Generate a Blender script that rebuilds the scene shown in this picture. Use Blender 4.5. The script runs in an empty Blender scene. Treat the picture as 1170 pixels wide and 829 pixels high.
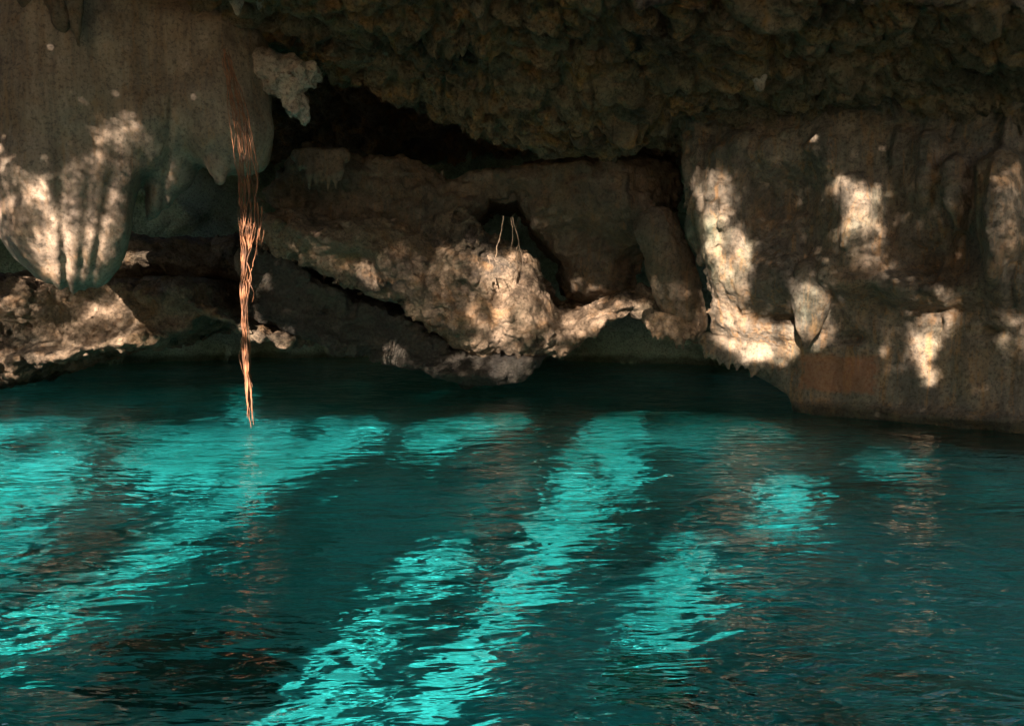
import bpy, math, random
import numpy as np
from mathutils import Vector
try:
    import openvdb as vdb
except Exception:
    import pyopenvdb as vdb

random.seed(7)
RNG = np.random.default_rng(11)
sc = bpy.context.scene
COL = sc.collection
f4 = np.float32

# ---------------------------------------------------------------- camera maths
F, CX, CY, CAMH, PITCH = 1000.0, 585.0, 414.5, 1.8, math.radians(4.83)
cp, sp = math.cos(PITCH), math.sin(PITCH)

def at(px, py, D):
    a, b = (px - CX) / F, -(py - CY) / F
    dy, dz = cp + b * sp, -sp + b * cp
    k = D / dy
    return (a * k, D, CAMH + dz * k)

def on_plane(px, py, Y0, m):
    a, b = (px - CX) / F, -(py - CY) / F
    dy, dz = cp + b * sp, -sp + b * cp
    k = Y0 / (dy - m * a)
    return (a * k, dy * k, CAMH + dz * k)

def project(X, Y, Z):
    z = Z - CAMH
    fwd = Y * cp - z * sp
    up = Y * sp + z * cp
    return CX + F * X / fwd, CY - F * up / fwd

# ---------------------------------------------------------------- noise
TN = 64
TAB = RNG.random((TN, TN, TN)).astype(f4) * 2 - 1
JIT = RNG.random((32, 32, 32, 3)).astype(f4)

def vnoise(x, y, z):
    xi, yi, zi = np.floor(x), np.floor(y), np.floor(z)
    fx, fy, fz = x - xi, y - yi, z - zi
    fx = fx * fx * fx * (fx * (fx * 6 - 15) + 10)
    fy = fy * fy * fy * (fy * (fy * 6 - 15) + 10)
    fz = fz * fz * fz * (fz * (fz * 6 - 15) + 10)
    i0, j0, k0 = xi.astype(np.int64) & 63, yi.astype(np.int64) & 63, zi.astype(np.int64) & 63
    i1, j1, k1 = (i0 + 1) & 63, (j0 + 1) & 63, (k0 + 1) & 63
    c00 = TAB[i0, j0, k0] * (1 - fx) + TAB[i1, j0, k0] * fx
    c10 = TAB[i0, j1, k0] * (1 - fx) + TAB[i1, j1, k0] * fx
    c01 = TAB[i0, j0, k1] * (1 - fx) + TAB[i1, j0, k1] * fx
    c11 = TAB[i0, j1, k1] * (1 - fx) + TAB[i1, j1, k1] * fx
    return (c00 * (1 - fy) + c10 * fy) * (1 - fz) + (c01 * (1 - fy) + c11 * fy) * fz

def fbm(x, y, z, s, o=4, g=.5, off=0.):
    r, a, t = 0, 1., 0.
    for k in range(o):
        r = r + a * vnoise(x * s + off + 13.7 * k, y * s + 7.1 * k + off, z * s + 3.3 * k)
        t += a; a *= g; s *= 2.03
    return r / t * 1.8

def billow(x, y, z, s, o=4, g=.5, off=0.):
    r, a, t = 0, 1., 0.
    for k in range(o):
        n = vnoise(x * s + off + 5.7 * k, y * s + 9.1 * k + off, z * s + 3.9 * k)
        r = r + a * np.abs(n); t += a; a *= g; s *= 2.03
    return r / t * 2 - .7

def worley(x, y, z, s, off=0.):
    """distance to nearest and second nearest feature point"""
    x, y, z = (x * s + off).astype(f4), (y * s + off).astype(f4), (z * s).astype(f4)
    xi, yi, zi = np.floor(x).astype(np.int64), np.floor(y).astype(np.int64), np.floor(z).astype(np.int64)
    fx, fy, fz = x - xi, y - yi, z - zi
    d1 = np.full(x.shape, 9., f4); d2 = d1.copy()
    for i in (-1, 0, 1):
        for j in (-1, 0, 1):
            for k in (-1, 0, 1):
                J = JIT[(xi + i) & 31, (yi + j) & 31, (zi + k) & 31]
                d = (J[..., 0] + i - fx) ** 2 + (J[..., 1] + j - fy) ** 2 + (J[..., 2] + k - fz) ** 2
                d2 = np.minimum(d2, np.maximum(d1, d)); d1 = np.minimum(d1, d)
    return np.sqrt(d1), np.sqrt(d2)

# ---------------------------------------------------------------- mesh helpers
def mesh_np(name, co, q, mat, smooth=True, parent=None):
    m = bpy.data.meshes.new(name)
    co = np.asarray(co, f4); q = np.asarray(q, np.int32)
    m.vertices.add(len(co)); m.vertices.foreach_set('co', co.ravel())
    m.loops.add(q.size); m.loops.foreach_set('vertex_index', q.ravel())
    m.polygons.add(len(q)); m.polygons.foreach_set('loop_start', np.arange(0, q.size, q.shape[1], dtype=np.int32))
    m.update(calc_edges=True); m.validate()
    if smooth: m.shade_smooth()
    if mat: m.materials.append(mat)
    o = bpy.data.objects.new(name, m); COL.objects.link(o)
    if parent: o.parent = parent
    return o

def rebase(o, p):
    """move the origin of a mesh object to world point p"""
    m = o.data; n = len(m.vertices); c = np.empty(n * 3, f4); m.vertices.foreach_get('co', c)
    c = c.reshape(-1, 3) - np.array(p, f4); m.vertices.foreach_set('co', c.ravel()); m.update(); o.location = p
    return o

def tag(o, label=None, cat=None, group=None, kind=None):
    if label: o['label'] = label
    if cat: o['category'] = cat
    if group: o['group'] = group
    if kind: o['kind'] = kind
    return o

def grid_q(nx, ny, flip=False):
    i = np.arange(nx * ny).reshape(ny, nx)
    q = np.stack([i[:-1, :-1], i[:-1, 1:], i[1:, 1:], i[1:, :-1]], -1).reshape(-1, 4)
    return q[:, ::-1] if flip else q

def smax(a, b, k):
    h = np.clip(.5 + .5 * (a - b) / k, 0, 1)
    return b + (a - b) * h + k * h * (1 - h)

def smin(a, b, k): return -smax(-a, -b, k)

def poly_sdf(PX, PY, P):
    P = np.array(P, f4); n = len(P)
    d = np.full(PX.shape, 1e12, f4); ins = np.zeros(PX.shape, bool)
    for i in range(n):
        a, b = P[i], P[(i + 1) % n]
        e = b - a; L = max(float(e @ e), 1e-6)
        t = np.clip(((PX - a[0]) * e[0] + (PY - a[1]) * e[1]) / L, 0, 1)
        d = np.minimum(d, (PX - a[0] - t * e[0]) ** 2 + (PY - a[1] - t * e[1]) ** 2)
        c = ((a[1] > PY) != (b[1] > PY))
        if abs(e[1]) > 1e-6:
            ins ^= c & (PX < e[0] * (PY - a[1]) / e[1] + a[0])
    d = np.sqrt(d)
    return np.where(ins, -d, d)

def capsule2(PX, PY, pts):
    """tapered polyline in pixels: returns 1-(d/r)^2 clipped (max over segments)"""
    r_ = np.zeros(PX.shape, f4)
    for (ax, ay, ar), (bx, by, br) in zip(pts[:-1], pts[1:]):
        ex, ey = bx - ax, by - ay
        t = np.clip(((PX - ax) * ex + (PY - ay) * ey) / (ex * ex + ey * ey + 1e-6), 0, 1)
        d2 = (PX - ax - t * ex) ** 2 + (PY - ay - t * ey) ** 2
        r_ = np.maximum(r_, 1 - d2 / (ar + t * (br - ar)) ** 2)
    return r_

def vdb_mesh(name, field, org, vox, mat, xf):
    G = vdb.FloatGrid(background=3.0); G.copyFromArray(np.clip(field / vox, -3, 3).astype(f4))
    p, q = G.convertToQuads(0.0)
    # keep only the largest connected piece
    n = len(p); lab = np.arange(n); E_ = np.concatenate([q[:, [0, 1]], q[:, [1, 2]], q[:, [2, 3]], q[:, [3, 0]]]).astype(np.int64)
    for _ in range(200):
        m_ = np.minimum(lab[E_[:, 0]], lab[E_[:, 1]]); new = lab.copy()
        np.minimum.at(new, E_[:, 0], m_); np.minimum.at(new, E_[:, 1], m_); new = np.minimum(new, new[new]); new = new[new]
        if (new == lab).all(): break
        lab = new
    big = np.bincount(lab).argmax(); keep = lab == big; idx = np.cumsum(keep) - 1
    q = idx[q[keep[q[:, 0]]]]; p = p[keep]
    p = p * vox + np.array(org, f4)
    return mesh_np(name, xf(p), q[:, ::-1], mat)

def rock(name, Y0, m, zr, sr_px, tr, vox, poly, thick, k, mat, bumps=(), lobes=(), noise=None, jitter=6, hole=(), kb=None):
    """Solid rock: an outline (as seen square-on, on a standing plane Y = Y0 + m X) with real thickness,
    rounded edges, modelled bumps and lobes, and three-dimensional crag noise."""
    nrm = math.sqrt(1 + m * m)
    def s_of(px): return on_plane(px, 300, Y0, m)[0] * nrm
    s0, s1 = s_of(sr_px[0]), s_of(sr_px[1])
    S = np.arange(s0, s1, vox, dtype=f4); Z = np.arange(zr[0], zr[1], vox, dtype=f4); T = np.arange(tr[0], tr[1], vox, dtype=f4)
    S2, Z2 = np.meshgrid(S, Z, indexing='ij')
    X2 = S2 / nrm; Y2 = Y0 + m * X2
    PX, PY = project(X2, Y2, Z2)
    mpp = Y2 / F
    j1 = fbm(S2, Z2, 0 * S2, 1.3, 4, .6, 3.) * jitter; j2 = fbm(S2, Z2, 0 * S2, 1.3, 4, .6, 17.) * jitter
    PXj, PYj = PX + j1, PY + j2
    d2 = poly_sdf(PXj, PYj, poly) * mpp
    for h in hole:
        d2 = smax(d2, -poly_sdf(PXj, PYj, h) * mpp, .06)
    front = np.zeros(S2.shape, f4)
    for (bx, by, rx, ry, rot, amp) in bumps:
        c, s = math.cos(math.radians(rot)), math.sin(math.radians(rot))
        u = ((PXj - bx) * c + (PYj - by) * s) / rx; v = (-(PXj - bx) * s + (PYj - by) * c) / ry
        front += amp * np.exp(-(u * u + v * v))
    for (pts, h, soft) in lobes:
        q = np.sqrt(np.maximum(capsule2(PX + j1 * .3, PY + j2 * .3, pts), 0)) * h
        front = np.where(q > 0, smax(front, front * .3 + q, soft) if soft > 0 else np.maximum(front, front * .3 + q), front) if False else front + q
    A = -front[:, None, :] - T[None, :, None]
    d = smax(np.broadcast_to(d2[:, None, :], A.shape), A, k)
    d = smax(d, T[None, :, None] - thick, kb or k).astype(f4)
    if noise is not None:
        idx = np.nonzero(np.abs(d) < .42)
        s_, t_, z_ = S[idx[0]], T[idx[1]], Z[idx[2]]
        x_ = (s_ - m * t_) / nrm; y_ = Y0 + (m * s_ + t_) / nrm
        d[idx] -= noise(x_, y_, z_, s_).astype(f4)
    def xf(p):
        return np.stack([(p[:, 0] - m * p[:, 1]) / nrm, Y0 + (m * p[:, 0] + p[:, 1]) / nrm, p[:, 2]], -1)
    d[0], d[-1] = 1, 1; d[:, 0], d[:, -1] = 1, 1; d[:, :, 0], d[:, :, -1] = 1, 1
    return vdb_mesh(name, d, (s0, tr[0], zr[0]), vox, mat, xf)

def crag(amp=1., fl=0., pits=1., off=0.):
    def n(x, y, z, s):
        w = fbm(x, y, z, .8, 2, .5, off) * .25
        r = .14 * billow(x + w, y + w, z, 1.1, 4, .55, off) + .06 * fbm(x, y, z, 2.6, 4, .6, off)
        d1, d2 = worley(x + w, y, z * 1.2, 3.2, off)
        r = r + .07 * (.55 - d1)
        r = r - .035 * np.exp(-((d2 - d1) / .10) ** 2)
        d1, d2 = worley(x, y + w, z, 7.5, off)
        r = r + .045 * (.5 - d1) - .018 * np.exp(-((d2 - d1) / .12) ** 2)
        if pits:
            p = vnoise(x * 4.3 + off, y * 4.3, z * 4.3)
            r = r - pits * .10 * np.clip(p - .25, 0, 1) * 2
        if fl: r = r + fl * drip(s, z, off)
        return r * amp
    return n

def drip(s, z, off=0.):
    w = .12 * fbm(s, z, 0 * s, 1.1, 2, .5, off + 9)
    a = np.abs(vnoise((s + w) * 3.1 + off, z * .35, 0 * s + .5)) + .5 * np.abs(vnoise((s + w) * 8 + off, z * .6, 0 * s + 1.5))
    return .16 * (.45 - a)

def smoothrock(amp=1., off=0.):
    def n(x, y, z, s):
        r = .07 * fbm(x, y, z, .9, 3, .5, off) + .035 * drip(s, z, off) * 4 + .012 * fbm(x, y, z, 7, 3, .6, off)
        return r * amp
    return n

# ---------------------------------------------------------------- materials
def nodes(name):
    m = bpy.data.materials.new(name); m.use_nodes = True; t = m.node_tree; t.nodes.clear()
    out = t.nodes.new('ShaderNodeOutputMaterial'); return m, t, out

def N(t, kind, **kw):
    n = t.nodes.new(kind)
    for k, v in kw.items():
        if k in n.inputs.keys(): n.inputs[k].default_value = v
        else: setattr(n, k, v)
    return n

def ramp(t, src, stops):
    r = t.nodes.new('ShaderNodeValToRGB'); e = r.color_ramp.elements
    e[0].position, e[0].color = stops[0][0], (*stops[0][1], 1)
    e[1].position, e[1].color = stops[1][0], (*stops[1][1], 1)
    for p, c in stops[2:]:
        k = e.new(p); k.color = (*c, 1)
    t.links.new(src, r.inputs[0]); return r.outputs[0]

def mixc(t, f, a, b, mode='MIX'):
    n = t.nodes.new('ShaderNodeMix'); n.data_type = 'RGBA'; n.blend_type = mode
    for i, v in ((0, f), (6, a), (7, b)):
        if isinstance(v, (int, float)): n.inputs[i].default_value = v
        elif isinstance(v, tuple): n.inputs[i].default_value = (*v, 1)
        else: t.links.new(v, n.inputs[i])
    return n.outputs[2]

ALB = .74
def rock_mat(name, base, dark, ochre, och_amt=.5, streak=0., pale=(.5, .43, .35), pale_amt=.25, bump=.05, algae=.25, rough=.85, fine=1., stains=()):
    m, t, out = nodes(name); L = t.links.new
    geo = N(t, 'ShaderNodeNewGeometry'); pos = geo.outputs['Position']
    def noise(scale, det=4, rgh=.6, vec=pos, dist=0.):
        n = N(t, 'ShaderNodeTexNoise', Scale=scale, Detail=det, Roughness=rgh, Distortion=dist); L(vec, n.inputs['Vector']); return n.outputs['Fac']
    n1 = noise(.9, 6, .65, dist=.4)
    K = ALB; dark, base, ochre, pale = (tuple(v * K for v in q) for q in (dark, base, ochre, pale))
    c = ramp(t, n1, [(.34, dark), (.52, base), (.68, base)])
    o = ramp(t, noise(1.7, 5, .7, dist=.6), [(.5, (0, 0, 0)), (.66, (och_amt,) * 3)])
    c = mixc(t, o, c, ochre)
    pa = ramp(t, noise(4.1, 5, .75, dist=.3), [(.52, (0, 0, 0)), (.68, (pale_amt,) * 3)])
    c = mixc(t, pa, c, pale)
    if streak:
        mp = N(t, 'ShaderNodeMapping'); mp.inputs['Scale'].default_value = (4.5, 4.5, .38); L(pos, mp.inputs[0])
        s = ramp(t, noise(1.0, 6, .7, mp.outputs[0], .5), [(.42, (1, 1, 1)), (.6, (0, 0, 0))])
        c = mixc(t, mixc(t, streak, (0, 0, 0), s), c, dark)
        s2 = ramp(t, noise(1.6, 5, .7, mp.outputs[0], .8), [(.53, (0, 0, 0)), (.66, (och_amt,) * 3)])
        c = mixc(t, s2, c, ochre)
    al = ramp(t, noise(.6, 4, .6, dist=.5), [(.52, (0, 0, 0)), (.7, (algae,) * 3)])
    c = mixc(t, al, c, (.035, .10, .06))
    sp_ = ramp(t, noise(22 * fine, 4, .8), [(.36, (.45, .45, .45)), (.52, (1, 1, 1))])
    c = mixc(t, 1., c, sp_, 'MULTIPLY')
    for (p0, sx, sz, col, amt) in stains:      # blotches of coloured deposit with a place of their own
        sub = N(t, 'ShaderNodeVectorMath', operation='SUBTRACT'); L(pos, sub.inputs[0]); sub.inputs[1].default_value = p0
        mp = N(t, 'ShaderNodeMapping'); mp.inputs['Scale'].default_value = (1 / sx, 1 / (sx * 3), 1 / sz); L(sub.outputs[0], mp.inputs[0])
        ab = N(t, 'ShaderNodeVectorMath', operation='ABSOLUTE'); L(mp.outputs[0], ab.inputs[0])
        sep = N(t, 'ShaderNodeSeparateXYZ'); L(ab.outputs[0], sep.inputs[0])
        mx = N(t, 'ShaderNodeMath', operation='MAXIMUM'); L(sep.outputs[0], mx.inputs[0]); L(sep.outputs[2], mx.inputs[1])
        ad = N(t, 'ShaderNodeMath', operation='ADD'); L(mx.outputs[0], ad.inputs[0]); L(noise(5, 5, .8), ad.inputs[1])
        fr = ramp(t, ad.outputs[0], [(.0, (1, 1, 1)), (.9, (1, 1, 1))])
        r = ramp(t, ad.outputs[0], [(.85, (amt,) * 3), (1., (0, 0, 0))])
        # ramp clamps at 1, so scale first
        ml = N(t, 'ShaderNodeMath', operation='MULTIPLY'); ml.inputs[1].default_value = .62; L(ad.outputs[0], ml.inputs[0])
        L(ml.outputs[0], r.node.inputs[0])
        c = mixc(t, r, c, col)
    # dark damp band just above the water line
    sz = N(t, 'ShaderNodeSeparateXYZ'); L(pos, sz.inputs[0]); wa = N(t, 'ShaderNodeMath', operation='MULTIPLY_ADD'); L(n1, wa.inputs[0]); wa.inputs[1].default_value = -.5; L(sz.outputs[2], wa.inputs[2])
    wr = N(t, 'ShaderNodeMapRange'); wr.inputs[1].default_value = -.16; wr.inputs[2].default_value = -.04; L(wa.outputs[0], wr.inputs[0])
    c = mixc(t, wr.outputs[0], mixc(t, 1., c, (.34, .36, .30), 'MULTIPLY'), c)
    b = N(t, 'ShaderNodeBsdfPrincipled'); L(c, b.inputs['Base Color'])
    b.inputs['Roughness'].default_value = rough; b.inputs['Specular IOR Level'].default_value = .3
    h1 = noise(9 * fine, 8, .72); h2 = N(t, 'ShaderNodeTexVoronoi', Scale=14 * fine); L(pos, h2.inputs['Vector'])
    ad = N(t, 'ShaderNodeMath', operation='MULTIPLY_ADD'); L(h2.outputs['Distance'], ad.inputs[0]); ad.inputs[1].default_value = -.35; L(h1, ad.inputs[2])
    bp = N(t, 'ShaderNodeBump', Strength=1., Distance=bump); L(ad.outputs[0], bp.inputs['Height']); L(bp.outputs[0], b.inputs['Normal'])
    L(b.outputs[0], out.inputs[0]); return m

BASE, DARK, OCH = (.22, .175, .13), (.07, .062, .052), (.30, .155, .06)
M = {}
M['ceiling'] = rock_mat('ceiling_rock', (.29, .215, .13), (.08, .066, .045), (.46, .25, .08), .9, pale_amt=.25, bump=.14, algae=.12)
M['crag'] = rock_mat('craggy_limestone', (.27, .195, .135), (.075, .06, .048), OCH, .6, pale=(.5, .37, .27), pale_amt=.5, bump=.11, algae=.15)
M['slab'] = rock_mat('shaded_slab_rock', (.07, .062, .052), (.035, .032, .03), (.12, .08, .045), .3, pale=(.3, .25, .2), pale_amt=.1, bump=.09, algae=.25)  # darkened colour stands for shade on the slab's unlit face
M['brown'] = rock_mat('smooth_brown_rock', (.16, .12, .085), (.07, .055, .042), (.24, .13, .055), .5, streak=.4, pale_amt=.15, bump=.03, algae=.1)
M['wall'] = rock_mat('streaked_wall_rock', (.30, .235, .175), (.13, .115, .095), (.38, .20, .075), .6, streak=.7, pale=(.50, .37, .27), pale_amt=.28, bump=.05, algae=.35,
                     stains=[(on_plane(962, 428, 16.0, -.8), .42, .26, (.34, .12, .05), .42)])
M['flow'] = rock_mat('smooth_flowstone', (.35, .27, .205), (.13, .10, .08), (.30, .17, .08), .5, streak=.6, pale=(.42, .35, .29), pale_amt=.25, bump=.012, algae=.05, rough=.6)
M['coral'] = rock_mat('pale_knobbly_calcite', (.42, .34, .28), (.2, .16, .13), (.35, .22, .12), .2, pale=(.55, .47, .4), pale_amt=.4, bump=.02, algae=0)
M['back'] = rock_mat('recess_rock', (.30, .40, .28), (.18, .24, .17), (.2, .12, .06), .3, bump=.08, algae=.7)

def bed_mat():
    m, t, out = nodes('pale_lime_silt'); L = t.links.new
    geo = N(t, 'ShaderNodeNewGeometry')
    n = N(t, 'ShaderNodeTexNoise', Scale=.42, Detail=5, Roughness=.6, Distortion=.8); L(geo.outputs[0], n.inputs['Vector'])
    c = ramp(t, n.outputs['Fac'], [(.36, (.24, .26, .20)), (.50, (.62, .64, .56)), (.60, (.72, .74, .66))])
    # bed colour darkens here to stand for the shade under the overhang
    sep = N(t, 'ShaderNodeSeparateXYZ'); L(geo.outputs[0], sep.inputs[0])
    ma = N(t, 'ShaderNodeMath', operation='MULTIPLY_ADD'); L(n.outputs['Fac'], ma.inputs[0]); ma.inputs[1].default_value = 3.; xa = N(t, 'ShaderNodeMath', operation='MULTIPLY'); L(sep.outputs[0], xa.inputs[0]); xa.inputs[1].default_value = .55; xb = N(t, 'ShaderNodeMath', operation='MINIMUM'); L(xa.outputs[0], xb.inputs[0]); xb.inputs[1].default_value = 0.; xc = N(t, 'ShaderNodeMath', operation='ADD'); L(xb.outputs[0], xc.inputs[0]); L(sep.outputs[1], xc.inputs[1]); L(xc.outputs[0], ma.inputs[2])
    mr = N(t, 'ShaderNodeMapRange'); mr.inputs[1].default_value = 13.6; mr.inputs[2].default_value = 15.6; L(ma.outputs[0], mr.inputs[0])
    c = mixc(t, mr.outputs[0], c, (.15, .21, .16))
    n2 = N(t, 'ShaderNodeTexNoise', Scale=6, Detail=6, Roughness=.7); L(geo.outputs[0], n2.inputs['Vector'])
    c = mixc(t, 1., c, ramp(t, n2.outputs['Fac'], [(.35, (.6, .6, .6)), (.6, (1, 1, 1))]), 'MULTIPLY')
    n3 = N(t, 'ShaderNodeTexNoise', Scale=1.9, Detail=6, Roughness=.7, Distortion=1.2); L(geo.outputs[0], n3.inputs['Vector'])   # rubble and silt drifts
    c = mixc(t, 1., c, ramp(t, n3.outputs['Fac'], [(.36, (.5, .52, .46)), (.48, (1, 1, 1)), (.62, (1.18, 1.18, 1.16))]), 'MULTIPLY')
    b = N(t, 'ShaderNodeBsdfDiffuse'); L(c, b.inputs[0]); L(b.outputs[0], out.inputs[0]); return m
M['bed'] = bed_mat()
M['boulder'] = rock_mat('algae_covered_rock', (.42, .46, .36), (.24, .28, .21), (.42, .42, .3), .3, bump=.05, algae=.6, pale_amt=.1)

def water_mat():
    m, t, out = nodes('clear_turquoise_water'); L = t.links.new
    geo = N(t, 'ShaderNodeNewGeometry')
    def nz(scale, det, rot, sx, sy):
        mp = N(t, 'ShaderNodeMapping'); mp.inputs['Scale'].default_value = (sx, sy, 1); mp.inputs['Rotation'].default_value = (0, 0, math.radians(rot)); L(geo.outputs[0], mp.inputs[0])
        n = N(t, 'ShaderNodeTexNoise', Scale=scale, Detail=det, Roughness=.5, Distortion=.6); L(mp.outputs[0], n.inputs['Vector']); return n.outputs['Fac']
    a = nz(2.4, 2, 8, .55, 1.25); b_ = nz(6.5, 2, -12, .5, 1.2)
    b1 = N(t, 'ShaderNodeBump', Strength=1., Distance=WB1); L(a, b1.inputs['Height'])
    b2 = N(t, 'ShaderNodeBump', Strength=1., Distance=WB2); L(b_, b2.inputs['Height']); L(b1.outputs[0], b2.inputs['Normal'])
    c_ = nz(15, 2, 5, .4, 1.3); b3 = N(t, 'ShaderNodeBump', Strength=1., Distance=.009); L(c_, b3.inputs['Height']); L(b2.outputs[0], b3.inputs['Normal']); b2 = b3
    g = N(t, 'ShaderNodeBsdfPrincipled', Roughness=0., IOR=1.42); g.inputs['Transmission Weight'].default_value = 1
    g.inputs['Base Color'].default_value = WTINT; L(b2.outputs[0], g.inputs['Normal'])
    L(g.outputs[0], out.inputs[0]); return m
WB1, WB2 = .095, .044
WTINT = (.04, .80, 1., 1)
M['water'] = water_mat()

def simple(name, col, rough=.7, var=.3, scale=12, col2=None):
    m, t, out = nodes(name); L = t.links.new
    geo = N(t, 'ShaderNodeNewGeometry'); n = N(t, 'ShaderNodeTexNoise', Scale=scale, Detail=4); L(geo.outputs[0], n.inputs['Vector'])
    c2 = col2 or tuple(v * (1 - var) for v in col)
    c = ramp(t, n.outputs['Fac'], [(.35, c2), (.65, col)])
    b = N(t, 'ShaderNodeBsdfPrincipled', Roughness=rough); L(c, b.inputs['Base Color'])
    bp = N(t, 'ShaderNodeBump', Strength=.6, Distance=.01); L(n.outputs['Fac'], bp.inputs['Height']); L(bp.outputs[0], b.inputs['Normal'])
    L(b.outputs[0], out.inputs[0]); return m
M['root'] = simple('fibrous_root', (.26, .105, .045), .7, .4, 9, (.08, .035, .018))
M['root_dry'] = simple('dry_root', (.10, .07, .05), .8, .4, 18, (.2, .14, .09))
M['leaf'] = simple('leaf_green', (.05, .09, .025), .6, .4, 3)
M['bark'] = simple('grey_bark', (.14, .11, .08), .9, .4, 10)

# ---------------------------------------------------------------- water and bed
def axis(stops):
    out = []
    for a, b, n in stops: out.append(np.linspace(a, b, n, endpoint=False))
    out.append([stops[-1][1]]); return np.concatenate(out)
WAVES = []
for k in range(90):
    Lw = .22 * (2.2 / .22) ** RNG.random(); a = RNG.normal(math.radians(98), .62)
    WAVES.append((Lw, a, RNG.random() * 6.28))
def water_z(X, Y):
    Z = np.zeros(X.shape)
    for Lw, a, ph in WAVES:
        Z += WAMP * Lw * (Lw / .9) ** .55 * np.sin(2 * math.pi / Lw * (X * math.cos(a) + Y * math.sin(a)) + ph)
    pt = .75 + .5 * fbm(X, Y, 0 * X, .35, 2)       # calmer and livelier patches
    return Z * pt
WAMP = .00095
xs = axis([(-18, -11, 60), (-11, 10, 1000), (10, 18, 60)]); ys = axis([(-9, 1.5, 60), (1.5, 8, 420), (8, 16, 420), (16, 27, 180)])
X, Y = np.meshgrid(xs, ys)
water = mesh_np('water', np.stack([X, Y, water_z(X, Y)], -1).reshape(-1, 3), grid_q(len(xs), len(ys)), M['water'])
tag(water, 'clear turquoise cave pool water with fine ripples', kind='structure')
water.cycles.is_caustics_caster = True

xs = np.linspace(-18, 18, 360); ys = np.linspace(-9, 27, 360); X, Y = np.meshgrid(xs, ys)
def bed_z(X, Y):
    return -1.75 + .30 * fbm(X, Y, 0 * X, .22, 3) + .07 * fbm(X, Y, 0 * X, 1.1, 4) - .03 * (8 - np.minimum(Y, 8)) + .03 * np.maximum(Y - 16, 0)
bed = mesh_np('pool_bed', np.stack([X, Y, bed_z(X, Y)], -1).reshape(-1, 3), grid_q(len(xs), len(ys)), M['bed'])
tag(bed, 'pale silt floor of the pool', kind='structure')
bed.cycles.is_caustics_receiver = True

# unseen rock ground added to bounce warm sunlight up to the ceiling
xs = np.linspace(-9, 8, 220); yy = np.linspace(0, 1, 110); X, V = np.meshgrid(xs, yy)
Y = -7 + V * (9.3 + .35 * fbm(X, 0 * X, 0 * X, .8, 3)); Z = .34 + .10 * fbm(X, Y, 0 * X, .7, 4) - np.clip(V - .93, 0, 1) * 18
bounce_ground = mesh_np('bounce_ground', np.stack([X, Y, Z], -1).reshape(-1, 3), grid_q(220, 110), rock_mat('bounce_ground_rock', (.45, .33, .22), (.34, .25, .16), (.45, .30, .15), .5, algae=0))
tag(bounce_ground, 'flat limestone ground added under the camera to bounce sunlight upward', kind='structure')

# boulders lying on the bed
def blob(name, c, r, mat, seed, amp=.35, n=3, sq=1.):
    import bmesh
    bm = bmesh.new(); bmesh.ops.create_icosphere(bm, subdivisions=6 if n > 2 else 5, radius=1)
    co = np.array([v.co[:] for v in bm.verts], f4)
    d = 1 + amp * fbm(co[:, 0], co[:, 1], co[:, 2], 1.1, 5, .55, seed) + amp * .5 * billow(co[:, 0], co[:, 1], co[:, 2], 2.4, 3, .5, seed)
    co = co * d[:, None] * np.array(r, f4)
    for v, p in zip(bm.verts, co): v.co = p
    me = bpy.data.meshes.new(name); bm.to_mesh(me); bm.free(); me.shade_smooth(); me.materials.append(mat)
    o = bpy.data.objects.new(name, me); COL.objects.link(o); o.location = c; return o
def under(px, py, depth):
    """point on the bed seen through the water at this place of the view"""
    p = Vector(at(px, py, 5)); d = (p - Vector((0, 0, CAMH))).normalized()
    w = Vector((0, 0, CAMH)) + d * (CAMH / -d.z)
    h = Vector((d.x, d.y, 0)); ch = h.length / 1.33; h.normalize(); cz = math.sqrt(1 - ch * ch)
    return w + (h * ch / cz) * depth - Vector((0, 0, depth))
BOUL = [((235, 775), (.55, .42, .2), 'broad dark boulder under the water at the lower left, below the hanging roots', 1),
        ((745, 800), (.35, .3, .16), 'small dark rock underwater at the end of a light streak', 7)]
for (px, py), r, lab, sd in BOUL:
    p = under(px, py, 1.75); z = float(bed_z(np.array([p.x]), np.array([p.y]))[0])
    o = blob('submerged_boulder', (p.x, p.y, z + r[2] * .25), r, M['boulder'], sd * 3.1)
    tag(o, lab, 'boulder', 'dark boulders on the pool bed'); o.cycles.is_caustics_receiver = True

# ---------------------------------------------------------------- ceiling
CP = [at(*p) for p in [(-60, -60, 11.5), (0, 0, 13.2), (110, 5, 12.8), (210, 8, 12.6), (250, 42, 13.4), (0, -60, 11.6), (200, -40, 11.2), (300, 0, 11.8), (310, 60, 14),
      (400, 0, 11), (400, 60, 13), (430, 98, 14.6), (500, 0, 10.8), (500, 80, 12.9), (560, 160, 14.4), (650, 0, 10.4), (650, 90, 12.2), (650, 170, 14.3),
      (770, 0, 10.1), (770, 90, 12.0), (770, 160, 14), (900, 0, 9.8), (900, 80, 11.4), (900, 140, 13), (1000, 142, 12.6), (1050, 0, 9.5), (1100, 100, 11.0),
      (1170, 176, 11.4), (1170, 0, 9.3), (1170, 90, 10.4), (1300, 100, 10.2), (1300, 0, 9)]]
CP += [(-3.3, 17, 6.2), (-1, 17.5, 5.6), (1.5, 18, 5.2), (-8, 17, 6), (-12, 14, 6), (-12, 22, 5), (0, 25, 4.5), (-4, 22, 5.2), (6, 18, 4), (12, 14, 3.5), (12, 9, 4.6), (12, 22, 3.5), (-14, 10, 6.2)]
CPa = np.array(CP)
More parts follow.
